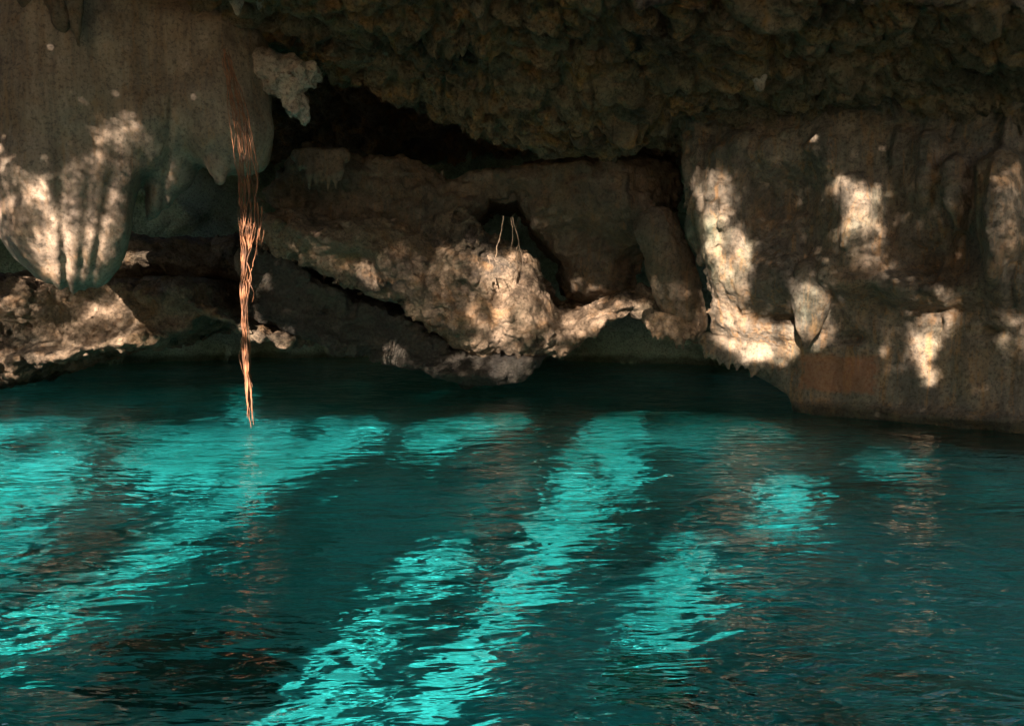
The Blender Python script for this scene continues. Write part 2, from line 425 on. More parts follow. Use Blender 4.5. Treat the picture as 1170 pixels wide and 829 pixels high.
def tps_fit(P):
    n = len(P); xy = P[:, :2]
    r = np.linalg.norm(xy[:, None] - xy[None], axis=-1); K = np.where(r > 0, r * r * np.log(r + 1e-9), 0) + np.eye(n) * .15
    A = np.zeros((n + 3, n + 3)); A[:n, :n] = K; A[:n, n] = 1; A[:n, n + 1:] = xy; A[n, :n] = 1; A[n + 1:, :n] = xy.T
    return np.linalg.solve(A, np.concatenate([P[:, 2], [0, 0, 0]]))
CW = tps_fit(CPa)
def ceil_z(X, Y):
    z = CW[-3] + CW[-2] * X + CW[-1] * Y
    for (x, y, _), w in zip(CPa, CW[:-3]):
        r2 = (X - x) ** 2 + (Y - y) ** 2; z = z + w * .5 * r2 * np.log(r2 + 1e-9)
    return np.clip(z, 2.6, 7)
def rim_y(X): return 10.15 - .10 * np.clip(X, -9, 8) + .2 * np.sin(X * 1.1)
xs = axis([(-17, -9, 110), (-9, 9, 640), (9, 15, 80)]); ys = axis([(0, 6.0, 10), (6.0, 15.5, 400), (15.5, 26, 160)]) 
X, Y = np.meshgrid(xs, ys)
V = (Y - 6.0)
# the sheet starts at the rim and, in front of it, folds steeply up to the open air
Yr = rim_y(X); Ym = np.where(Y < 6.0, Yr + (6.0 - Y) * .42, Y)
Ym = np.where(Y < 6.0, Ym, Yr + (Y - 6.0) * (26 - Yr) / 20.0)
Z = ceil_z(X, Ym) + np.where(Y < 6.0, (6.0 - Y) * .9, 0)
x_, y_, z_ = X.ravel(), Ym.ravel(), Z.ravel()
w = fbm(x_, y_, z_, .6, 2) * .4
lump = -.42 * billow(x_ + w, y_ + w, z_, .7, 4, .55, 4.) - .10 * fbm(x_, y_, z_, 2.2, 5, .6)
d1, d2 = worley(x_ + w, y_, z_, 1.9); lump += -.30 * (.6 - d1) + .10 * np.exp(-((d2 - d1) / .10) ** 2)
d1, d2 = worley(x_ + w, y_, z_, 4.6); lump += -.13 * (.55 - d1) + .05 * np.exp(-((d2 - d1) / .12) ** 2)
d1, d2 = worley(x_ + w, y_, z_, 11.); lump += -.04 * (.55 - d1)
pit = np.clip(vnoise(x_ * 2.6, y_ * 2.6, z_ * 2.6) - .3, 0, 1); lump += .45 * pit
# the underside slopes, so the lumps push out towards the open water as well as down
dx = .10 * fbm(x_, y_, z_, 2.0, 4, .6, 31.); dy = .14 * fbm(x_, y_, z_, 2.0, 4, .6, 57.)
co = np.stack([x_ + dx, y_ + dy + lump * .5, z_ + lump * .8], -1)
cq = grid_q(len(xs), len(ys), True); cc = co[cq].mean(1)
# two ragged skylights added out of view in the roof to light the recess
e1 = ((cc[:, 0] + 7.0) / 1.3) ** 2 + ((cc[:, 1] - 19.6) / .9) ** 2 + .5 * fbm(cc[:, 0], cc[:, 1], 0 * cc[:, 0], .8, 3)
e2 = ((cc[:, 0] - 6.4) / 1.7) ** 2 + ((cc[:, 1] - 17.8) / .8) ** 2 + .5 * fbm(cc[:, 0], cc[:, 1], 0 * cc[:, 0], .8, 3)
ceil = mesh_np('cave_ceiling', co, cq[(e1 > 1) & (e2 > 1)], M['ceiling'])
tag(ceil, 'rough pitted brown limestone ceiling of the cave', kind='structure')

# ---------------------------------------------------------------- back and side walls of the cave
def wall_sheet(name, pts, z0, z1, mat, lab, amp=.5, n=200, nz=90):
    pts = np.array(pts, float); seg = np.linalg.norm(np.diff(pts, axis=0), axis=1); cum = np.concatenate([[0], np.cumsum(seg)])
    u = np.linspace(0, cum[-1], n); px = np.interp(u, cum, pts[:, 0]); py = np.interp(u, cum, pts[:, 1]); zz = np.linspace(z0, z1, nz)
    X = np.repeat(px[None], nz, 0); Y = np.repeat(py[None], nz, 0); Z = np.repeat(zz[:, None], n, 1)
    a, b, c = X.ravel(), Y.ravel(), Z.ravel()
    d = amp * billow(a, b, c, .5, 4, .55) + .2 * fbm(a, b, c, 1.4, 4)
    e = amp * fbm(a, b, c, .5, 4, .5, 40.)
    o = mesh_np(name, np.stack([a + e, b + d, c], -1), grid_q(n, nz), mat)
    tag(o, lab, kind='structure'); return o
wall_sheet('back_wall', [(-13.2, 18.8), (-12, 20), (-6, 23), (2, 22), (7, 19.5), (13, 17)], -3, 8, M['back'], 'dark far wall of the recess behind the rocks')
wall_sheet('side_wall', [(-17, 3), (-16.6, 8), (-16.2, 13.2)], -3, 9, M['back'], 'cliff on the left of the pool')
wall_sheet('side_wall', [(-15, -10), (-15.5, -3), (-16.5, 4)], -3, 9, M['back'], 'cliff on the left of the pool')
wall_sheet('side_wall', [(14, 12), (13, 4), (13, -10)], -3, 9, M['back'], 'cliff on the right of the pool')
wall_sheet('bank', [(14, -11), (4, -9), (-6, -6), (-16, -4)], -3, 1.2, M['back'], 'rocky bank behind the camera')

# ---------------------------------------------------------------- right wall
WL = [((818, 165, 50), (815, 235, 44), (838, 300, 36), (800, 330, 10)), ]
wall = rock('rock_wall', 16.0, -.8, (-2.4, 5.6), (752, 1420), (-1.3, 3.2), .04,
     [(790, 60), (1600, 60), (1600, 1000), (1100, 700), (960, 540), (898, 463), (876, 446), (856, 434), (838, 410), (812, 388), (800, 345), (812, 330), (790, 290), (783, 235), (775, 190)],
     2.6, .28, M['wall'],
     bumps=[(825, 260, 34, 70, -14, 0.45), (860, 320, 46, 32, 20, 0.27), (880, 178, 60, 34, 0, 0.37), (985, 265, 36, 52, 0, 0.32), (950, 175, 26, 45, 0, 0.24),
            (1090, 215, 62, 60, 0, 0.30), (1160, 270, 34, 70, 0, 0.49), (935, 300, 60, 26, 8, 0.22), (1040, 325, 95, 18, 3, 0.45), (905, 330, 52, 30, 0, 0.27),
            (860, 372, 60, 20, 12, 0.17), (1000, 420, 190, 60, 3, -0.16), (905, 225, 26, 34, 20, -0.32), (1020, 240, 14, 36, 0, -0.30), (1060, 300, 24, 20, 0, -0.32),
            (760, 250, 24, 60, 0, -0.32), (982, 312, 14, 8, 0, -0.20), (1100, 480, 400, 9, 3, 0.13), (880, 395, 30, 14, 0, -0.13), (972, 387, 14, 5, 0, -0.20), (1130, 382, 16, 6, 0, -0.20), (1060, 350, 30, 5, 3, -0.32), (900, 364, 24, 4, 0, -0.37)],
     lobes=[(((1095, 195, 16), (1098, 240, 12), (1099, 262, 4)), .34, 0), (((1148, 200, 30), (1146, 280, 26), (1140, 318, 8)), .40, 0),
            (((982, 215, 18), (985, 262, 20), (978, 280, 8)), .20, 0), (((850, 165, 16), (846, 235, 13), (842, 262, 5)), .18, 0), (((1062, 160, 12), (1060, 235, 9)), .12, 0),
            (((830, 180, 14), (826, 225, 9)), .12, 0)],
     noise=lambda x, y, z, s: crag(.62, 0, .8, 3.)(x, y, z, s) * np.clip(.35 + (z - .6), .35, 1) + 1.35 * drip(s, z, 5.) * np.clip((z - .9) / .9, .2, 1), jitter=5)
tag(wall, 'pale streaked limestone wall rising from the water on the right', kind='structure')
STAL = []
def cone(name, pts, D, h, mat, lab, cat, k=1., seed=0., vox=.022, Dm=0., flute=1., group=None, thin=.8):
    """hanging stone: tapered limbs in three dimensions with drip flutes"""
    chains = pts if isinstance(pts[0], list) else [pts]
    PP = [[(np.array(at(x, y, D + dd), f4), r * D / F) for (x, y, r, dd) in [(p + (0,))[:4] for p in ch]] for ch in chains]
    P = sum(PP, [])
    lo = np.min([p - r for p, r in P], 0) - .2; hi = np.max([p + r for p, r in P], 0) + .2
    ax = [np.arange(lo[i], hi[i], vox, dtype=f4) for i in range(3)]
    A, B, C = np.meshgrid(*ax, indexing='ij'); d = np.full(A.shape, 9., f4)
    for (a, ra), (b, rb) in [q for P in PP for q in zip(P[:-1], P[1:])]:
        e = b - a; t = np.clip(((A - a[0]) * e[0] + (B - a[1]) * e[1] + (C - a[2]) * e[2]) / float(e @ e + 1e-9), 0, 1)
        dd = np.sqrt((A - a[0] - t * e[0]) ** 2 + ((B - a[1] - t * e[1]) / thin) ** 2 + (C - a[2] - t * e[2]) ** 2) - (ra + t * (rb - ra))
        d = smin(d, dd, .04)
    idx = np.nonzero(np.abs(d) < .3); x, y, z = A[idx], B[idx], C[idx]
    rr = np.minimum(1, .35 + (z - lo[2]) / max(hi[2] - lo[2], .1))
    d[idx] -= (k * rr * (.05 * fbm(x, y, z, 3, 4, .6, seed) + flute * .25 * drip((x + y * .6) * 1.6, z, seed) + .012 * fbm(x, y, z, 14, 2, .6, seed))).astype(f4)
    d[0], d[-1] = 1, 1; d[:, 0], d[:, -1] = 1, 1; d[:, :, 0], d[:, :, -1] = 1, 1
    o = vdb_mesh(name, d, lo, vox, mat, lambda p: p)
    c = (lo + hi) / 2; rebase(o, (float(c[0]), float(c[1]), float(hi[2])))
    tag(o, lab, cat, group); return o
cone('stalactite', [(928, 318, 24), (927, 345, 21), (924, 372, 14), (921, 396, 3)], 12.35, 1, M['wall'], 'orange carrot shaped stalactite hanging low on the right wall', 'stalactite', seed=2., k=.35)

# ---------------------------------------------------------------- central rock mass
ups = rock('overhanging_rock', 15.3, 0, (1.0, 5.2), (290, 800), (-1.2, 3.6), .04,
     [(300, 215), (340, 168), (420, 170), (520, 200), (600, 178), (700, 168), (768, 172), (790, 215), (776, 262), (742, 284), (728, 330), (690, 345), (655, 330), (640, 290), (610, 262), (594, 228), (560, 232), (540, 262), (500, 300), (430, 300), (370, 288), (320, 250)],
     3.0, .45, M['brown'],
     bumps=[(700, 222, 60, 42, 18, .85), (738, 252, 30, 30, 0, .35), (612, 244, 20, 18, 30, .35), (655, 262, 26, 20, 10, -.3), (680, 300, 30, 24, 0, .3), (580, 200, 30, 10, 5, .3), (620, 215, 40, 26, 20, .3), (450, 235, 70, 28, 14, .25), (380, 195, 40, 22, 0, .35), (640, 190, 100, 10, 3, .2), (545, 240, 26, 10, 10, .35)],
     noise=lambda x, y, z, s: crag(.85, 0, .9, 8.)(x, y, z, s) + .35 * drip(s, z, 2.), jitter=8)
tag(ups, 'smooth brown overhanging rock above the lit crag in the middle', kind='structure')
craggy = rock('lit_crag', 14.8, 0, (.0, 3.6), (280, 800), (-1.1, 3.2), .034,
     [(300, 240), (340, 232), (400, 250), (470, 250), (520, 232), (560, 268), (590, 282), (612, 296), (640, 340), (672, 348), (700, 334), (735, 322), (748, 335), (752, 364), (715, 362), (684, 382), (650, 402), (618, 398), (600, 408), (560, 408), (520, 398), (470, 372), (440, 345), (400, 322), (350, 306), (316, 290), (296, 268)],
     2.6, .35, M['crag'],
     bumps=[(585, 350, 44, 40, 20, .32), (540, 300, 34, 30, 0, .35), (470, 320, 70, 16, 36, .35), (400, 270, 50, 22, 20, .35), (610, 370, 40, 34, 30, .25), (690, 365, 44, 22, -20, .3), (655, 345, 18, 30, 10, -.3),
            (578, 342, 7, 14, 8, -.32), (560, 362, 8, 6, 0, -.2), (540, 322, 9, 6, 30, -.22), (596, 318, 6, 9, 0, -.2), (500, 270, 24, 16, 0, -.35), (355, 265, 34, 12, 25, .3), (318, 248, 16, 14, 0, .25), (420, 300, 14, 6, 30, -.3), (635, 325, 10, 30, -20, -.4)],
     noise=crag(1., 0, 1.2, 1.), jitter=9)
tag(craggy, 'craggy pale limestone lump catching the sun in the middle', kind='structure')
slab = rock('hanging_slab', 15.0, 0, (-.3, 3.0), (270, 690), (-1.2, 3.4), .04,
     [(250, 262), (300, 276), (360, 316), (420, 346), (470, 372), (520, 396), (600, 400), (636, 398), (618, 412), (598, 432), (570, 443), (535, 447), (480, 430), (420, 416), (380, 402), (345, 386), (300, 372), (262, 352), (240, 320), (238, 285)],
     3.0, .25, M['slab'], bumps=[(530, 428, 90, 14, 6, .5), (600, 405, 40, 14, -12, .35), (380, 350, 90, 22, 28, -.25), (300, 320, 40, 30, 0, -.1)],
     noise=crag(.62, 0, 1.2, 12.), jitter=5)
tag(slab, 'pitted rock slab hanging just above the water, coloured dark for its shade', kind='structure')

tail = cone('stone_column', [(752, 262, 26), (764, 300, 27), (778, 345, 25), (788, 368, 20), (796, 382, 10)], 14.2, 1, M['brown'], 'leaning streaked stone column ending in a ragged foot above the water', 'stone column', k=1.1, seed=5., vox=.028)

# ---------------------------------------------------------------- left shelf and ledge
shelf = rock('rock_shelf', 15.0, 0, (-.9, 2.9), (-220, 400), (-1.0, 4.0), .036,
     [(-300, 300), (-60, 318), (0, 318), (60, 325), (110, 330), (170, 318), (214, 322), (238, 338), (262, 356), (300, 378), (335, 386), (330, 398), (292, 392), (262, 376), (238, 362), (224, 374), (204, 388), (178, 396), (140, 404), (104, 408), (70, 418), (30, 428), (-20, 440), (-300, 460)],
     3.2, .22, M['crag'],
     bumps=[(60, 410, 90, 12, -8, .5), (150, 392, 60, 12, -12, .35), (20, 345, 40, 22, 0, .35), (250, 352, 50, 9, 28, .5), (110, 350, 60, 16, 0, -.15), (190, 345, 40, 12, 0, .2), (90, 380, 110, 14, -6, -.1)],
     noise=crag(1.05, 0, 1.6, 21.), jitter=8)
tag(shelf, 'jagged sunlit rock shelf above the water on the left', kind='structure')
ledge = rock('rock_ledge', 17.0, 0, (.6, 3.6), (20, 420), (-.8, 3.0), .045,
     [(60, 262), (150, 266), (240, 272), (320, 268), (380, 300), (380, 330), (300, 330), (256, 318), (215, 326), (170, 316), (120, 318), (60, 330), (30, 300)],
     2.6, .3, M['crag'], bumps=[(190, 300, 70, 12, 4, .5), (280, 295, 30, 26, 0, .4), (230, 280, 80, 8, 3, .3)], noise=crag(.8, 0, 1., 33.), jitter=6)
tag(ledge, 'pale ledge behind the shelf on the left', kind='structure')

# ---------------------------------------------------------------- big flowstone drapery
def flowstone():
    D = 12.6; vox = .034
    x0, _, z0 = at(-90, 345, D - 1); x1 = at(330, 100, D)[0]; zt = 6.4
    ax = [np.arange(x0, x1, vox, dtype=f4), np.arange(10.3, 14.9, vox, dtype=f4), np.arange(1.2, zt, vox, dtype=f4)]
    A, B, C = np.meshgrid(*ax, indexing='ij'); d = np.full(A.shape, 9., f4)
    LB = [  # px, py, radius px, depth offset
        ([(100, 40, 120, .5), (90, 130, 105, .2), (78, 195, 88, 0), (78, 245, 72, -.12), (82, 285, 46, -.15), (84, 312, 20, -.2), (84, 326, 6, -.2)], .14),
        ([(30, 60, 75, .6), (14, 150, 62, .3), (10, 215, 42, .2), (34, 270, 26, .1), (60, 310, 9, 0)], .10),
        ([(118, 200, 50, -.22), (124, 250, 32, -.25), (116, 286, 18, -.3), (104, 308, 8, -.3)], .22),
        ([(58, 215, 36, -.45), (60, 265, 24, -.45), (74, 312, 9, -.35)], .16),
        ([(220, 60, 85, .6), (200, 130, 66, .4), (186, 190, 36, .3), (172, 230, 20, .25), (164, 258, 4, .2)], .10),
        ([(235, 70, 72, .5), (246, 120, 62, .3), (262, 150, 50, .2), (280, 172, 30, .3)], .10),
        ([(246, 160, 20, -.1), (250, 188, 12, -.1), (252, 204, 4, -.1)], .05),
        ([(140, 60, 95, .4), (150, 140, 70, .1), (156, 190, 34, .2)], .12)]
    for pts, kk in LB:
        P = [(np.array(at(x, y, D + dd), f4), r * D / F) for (x, y, r, dd) in pts]; dl = np.full(A.shape, 9., f4)
        for (a, ra), (b, rb) in zip(P[:-1], P[1:]):
            e = b - a; t = np.clip(((A - a[0]) * e[0] + (B - a[1]) * e[1] + (C - a[2]) * e[2]) / float(e @ e + 1e-9), 0, 1)
            dd = np.sqrt((A - a[0] - t * e[0]) ** 2 + ((B - a[1] - t * e[1])) ** 2 + (C - a[2] - t * e[2]) ** 2) - (ra + t * (rb - ra))
            dl = smin(dl, dd, .05)
        d = smin(d, dl, kk)
    d = d.astype(f4)
    # folds: grooves running down and gathering towards the tip
    PX, PY = project(A, B, C)
    idx = np.nonzero(np.abs(d) < .35); x, y, z = A[idx], B[idx], C[idx]; px, py = PX[idx], PY[idx]
    g = np.zeros(x.shape, f4)
    fade = np.clip((py - 150) / 60, 0, 1)
    q = (px - 80) / np.clip(1.15 - (py - 150) / 260., .35, 1.2)
    for c, wd, am in ((-42, 11, .05), (-9, 10, .09), (25, 8, .05), (50, 8, .06), (-64, 9, .02)):
        g += am * np.exp(-((q - c) / wd) ** 2) * fade
    g += .22 * np.exp(-((px - 160 + (py - 240) * .12) / 8) ** 2) * np.clip((py - 195) / 30, 0, 1)
    g += .05 * np.exp(-((px - 196 + (py - 120) * .08) / 3.5) ** 2) * np.clip((py - 60) / 60, 0, 1)
    d[idx] += g - (smoothrock(.8, 5.)(x, y, z, x + .6 * y)).astype(f4)
    d[0], d[-1] = 1, 1; d[:, 0], d[:, -1] = 1, 1; d[:, :, 0], d[:, :, -1] = 1, 1
    o = vdb_mesh('flowstone_drapery', d, (x0, 10.3, 1.2), vox, M['flow'], lambda p: p)
    rebase(o, (-4.9, 12.6, 5.4)); tag(o, 'huge smooth grey flowstone bulb hanging from the ceiling at the left', 'flowstone'); return o
flowstone()

# ---------------------------------------------------------------- smaller hanging stones
SM = [([(60, -40, 22), (66, 0, 14), (70, 25, 10), (72, 34, 3)], 11.6, 'broad ochre stalactite at the top left corner, left of its slimmer neighbour'),
      ([(84, -40, 20), (85, 0, 9), (87, 30, 6), (90, 52, 2)], 11.5, 'slim pointed ochre stalactite at the top left, reaching lower than its neighbours'),
      ([(30, -40, 18), (28, -5, 10), (27, 8, 3)], 11.6, 'short stub of a stalactite nearest the top left corner'),
      ([(300, -25, 12), (298, 0, 6), (296, 9, 2)], 12.0, 'small stalactite tip at the top edge, right of the bright nub'),
      ([(268, -25, 14), (270, 0, 7), (271, 14, 4)], 12.0, 'bright blunt nub hanging at the top edge above the roots')]
for pts, D, lab in SM:
    cone('stalactite', pts, D, 1, M['brown'] if D < 11.9 else M['coral'], lab, 'stalactite', seed=D * 3 + pts[0][0], vox=.02, group='small stalactites along the top edge', k=.6)
cone('stalactite', [(862, 50, 20), (866, 85, 9), (868, 100, 5)], 11.7, 1, M['coral'], 'pale nub hanging from the rough ceiling right of centre', 'stalactite', seed=4., vox=.02, k=.7)
def knobbly():
    o = None; D = 13.0; vox = .018
    K = [(300, 76, 16), (316, 82, 15), (332, 80, 12), (344, 84, 9), (356, 84, 7), (352, 92, 6), (322, 96, 13), (336, 98, 10), (334, 110, 9), (342, 116, 7), (338, 126, 8), (346, 128, 5), (345, 134, 4), (296, 88, 8), (310, 98, 9)]
    P = [(at(x, y, D + .05 * random.uniform(-1, 1)), r * D / F) for x, y, r in K]
    c = np.array([p for p, _ in P]); lo = c.min(0) - .35; hi = c.max(0) + .35; hi[1] += .3
    ax = [np.arange(lo[i], hi[i], vox, dtype=f4) for i in range(3)]; A, B, C = np.meshgrid(*ax, indexing='ij'); d = np.full(A.shape, 9., f4)
    for p, r in P: d = smin(d, np.sqrt((A - p[0]) ** 2 + ((B - p[1]) * .6) ** 2 + ((C - p[2]) * .85) ** 2) - r, .035)
    d -= (.05 * fbm(A, B, C, 7, 3, .6, 2.) + .02).astype(f4); d[0], d[-1] = 1, 1; d[:, 0], d[:, -1] = 1, 1; d[:, :, 0], d[:, :, -1] = 1, 1
    o = vdb_mesh('calcite_cluster', d, lo, vox, M['coral'], lambda p: p); rebase(o, tuple(float(v) for v in (lo + hi) / 2))
    tag(o, 'pale knobbly calcite cluster jutting out right of the big flowstone', 'calcite formation')
knobbly()
# fringe of thin drips along the foot of the wall and of the column
cone('boulder', [(292, 285, 10, .1), (290, 300, 22, 0), (288, 316, 12, 0)], 15.6, 1, M['crag'], 'rounded pale boulder wedged behind the hanging roots', 'boulder', seed=8., vox=.03, flute=0, k=1.3)
def fringe(x0, x1, y0, ylen, D, lab, seed, slope=0., group=None, mat='brown', r=4.5, body=True):
    q = random.Random(seed); ch = []; x = x0
    if body: ch.append([(x0, y0 - 6, 9, .15), (x1, y0 - 6 + slope * (x1 - x0), 9, .15)])
    while x < x1:
        y = y0 + slope * (x - x0); l = ylen * q.uniform(.35, 1.) * (.5 + math.sin(math.pi * min(1, max(0, (x - x0 + 3) / (x1 - x0 + 6)))) * .6)
        ch.append([(x, y - 8, r * 1.5, .1), (x + q.uniform(-1, 1), y + l * .5, r * q.uniform(.7, 1.), q.uniform(-.04, .04)), (x + q.uniform(-2, 2), y + l, r * .25, 0)]); x += r * q.uniform(1.0, 1.8)
    return cone('drip_fringe', ch, D, 1, M[mat], lab, 'stone curtain', seed=seed, vox=.02, group=group, k=.35)
fringe(342, 392, 184, 40, 14.2, 'broad curtain of thin stone drips on the brown ledge under the dark crack', 3)
fringe(808, 912, 396, 26, 12.9, 'ragged fringe of drips along the bright lower edge of the right wall', 6, slope=.18, mat='wall', r=5)
fringe(742, 794, 368, 24, 13.9, 'fringe of drips at the foot of the leaning stone column', 9, slope=.22, mat='crag', r=4)

# ---------------------------------------------------------------- roots
def tube(name, P, R, mat, parent=None, sides=6):
    P = np.array(P, float); n = len(P); T = np.gradient(P, axis=0); T /= np.linalg.norm(T, axis=1)[:, None] + 1e-9
    ref = np.array([0., 1., 0.]); Nn = np.cross(T, ref); Nn /= np.linalg.norm(Nn, axis=1)[:, None] + 1e-9; Bn = np.cross(T, Nn)
    a = np.linspace(0, 2 * math.pi, sides, endpoint=False)
    co = P[:, None] + (Nn[:, None] * np.cos(a)[None, :, None] + Bn[:, None] * np.sin(a)[None, :, None]) * np.array(R)[:, None, None]
    i = np.arange(n * sides).reshape(n, sides); j = np.roll(i, -1, 1)
    q = np.stack([i[:-1], j[:-1], j[1:], i[1:]], -1).reshape(-1, 4)
    return mesh_np(name, co.reshape(-1, 3), q, mat, True, parent)
def smooth_path(pts, n, D, wob=.012, seed=0):
    P = np.array([at(x, y, D + dd) for x, y, dd in pts]); u = np.linspace(0, 1, len(P)); t = np.linspace(0, 1, n)
    C = np.stack([np.interp(t, u, P[:, k]) for k in range(3)], -1)
    for _ in range(3): C[1:-1] = (C[:-2] + 2 * C[1:-1] + C[2:]) / 4
    L = np.cumsum(np.concatenate([[0], np.linalg.norm(np.diff(C, axis=0), axis=1)]))
    e = np.ones(n)
    for k in range(3):
        C[:, k] += wob * e * (.55 if k == 2 else 1) * fbm(L, 0 * L + seed, 0 * L + k * 7.7, 1.9, 4, .62)
    return C
roots = bpy.data.objects.new('hanging_roots', None); COL.objects.link(roots)
tag(roots, 'bundle of long orange tree roots hanging down into the water', 'hanging roots')
RD = 10.9
def bx(y):   # centre line of the bundle
    return np.interp(y, [55, 100, 150, 200, 250, 330, 400, 450, 492], [257, 266, 277, 284, 285, 279, 281, 284, 288])
def bw(y):   # half width
    return np.interp(y, [55, 100, 160, 230, 262, 300, 350, 400, 440, 470, 492], [2, 5, 9, 11, 9, 4.5, 2.9, 2.8, 4.0, 4.2, 1.5])
for k in range(24):
    h = (k % 17 - 8) / 8 + random.uniform(-.06, .06)
    if k < 19: y0, y1 = random.uniform(56, 70), random.choice([random.uniform(330, 470), random.uniform(400, 490), random.uniform(250, 320)])
    else: y0, y1 = random.uniform(230, 300), random.uniform(380, 484)
    ys_ = np.linspace(y0, y1, 9); cross = random.uniform(-.5, .5); dd = random.uniform(-.05, .05)
    pts = [(bx(y) + bw(y) * np.clip(h + cross * math.sin((y - y0) / 45 + k), -1.15, 1.15), y, dd) for y in ys_]
    n = int((y1 - y0) / 3) + 8
    C = smooth_path(pts, n, RD, .046, k * 1.7)
    r0 = random.choice([.0028, .004, .0065]); R = np.linspace(r0 * .9, r0 * (1.5 if y1 > 380 else .8), n); R[-4:] *= [.8, .6, .4, .15]
    o = tube('root_strand', C, R, M['root'], None)
    o.parent = roots
for k, (pts, r) in enumerate([([(300, 236, 0), (299, 256, 0), (294, 275, 0), (295, 292, 0)], .010), ([(292, 232, 0), (295, 255, 0), (297, 275, 0)], .008), ([(302, 262, 0), (298, 280, 0)], .007),
                              ([(283, 320, 0), (290, 334, -.05), (288, 345, 0)], .008), ([(297, 225, 0), (305, 232, 0)], .004), ([(283, 300, -.03), (288, 318, -.06), (284, 332, 0)], .008)]):
    C = smooth_path(pts, 14, RD - .05, .02, k * 3.3); tube('side_root', C, np.linspace(r, r * .4, 14), M['root'], roots)
# main twisted trunk root
for k in range(4):
    ys_ = np.linspace(258 if k < 3 else 290, 489 - k * 4, 16)
    pts = [(bx(y) - 1 + 3.1 * math.sin(y / 26 + k * 1.6), y, .02 * math.cos(y / 26 + k * 1.6)) for y in ys_]
    C = smooth_path(pts, 90, RD, .02, k * 5.1); R = np.interp(np.linspace(0, 1, 90), [0, .2, .7, .92, 1], [.005, .015, .014, .010, .002])
    tube('main_root', C, R, M['root'], roots, 8)
rb = RD
roots_base = Vector(at(257, 55, RD)); roots.location = roots_base
for o in roots.children: o.location = -roots_base

r2 = bpy.data.objects.new('hanging_roots', None); COL.objects.link(r2); tag(r2, 'few thin wiry roots dangling in the dark hollow above the lit crag', 'hanging roots')
for k, (pts, r) in enumerate([([(577, 246, 0), (573, 264, 0), (571, 275, 0), (569, 282, 0), (570, 290, 0), (567, 298, 0)], .007), ([(587, 248, 0), (589, 262, 0), (592, 280, 0), (596, 295, 0), (598, 312, 0)], .010),
                              ([(592, 248, 0), (589, 260, 0)], .008), ([(584, 248, .05), (586, 262, .05), (584, 290, .05)], .005), ([(592, 278, 0), (588, 286, 0), (590, 300, 0), (592, 316, -.1)], .006), ([(557, 292, 0), (560, 302, -.1), (558, 330, -.2)], .007)]):
    C = smooth_path(pts, 30, 13.75, .035, k * 2.9); tube('root_strand', C, np.linspace(r, r * .5, 30), M['root_dry'], r2)
b2 = Vector(at(585, 246, 13.75)); r2.location = b2
for o in r2.children: o.location = -b2

# ---------------------------------------------------------------- light
AZ, EL = math.radians(16), math.radians(22)
dr = Vector((math.sin(AZ) * math.cos(EL), math.cos(AZ) * math.cos(EL), -math.sin(EL)))
su = bpy.data.lights.new('sun', 'SUN'); su.energy = 5; su.angle = math.radians(.3); su.color = (1, .82, .65); su.cycles.is_caustics_light = True
so = bpy.data.objects.new('sun', su); COL.objects.link(so); so.rotation_euler = dr.to_track_quat('-Z', 'Y').to_euler(); so.location = (-5, -15, 12)
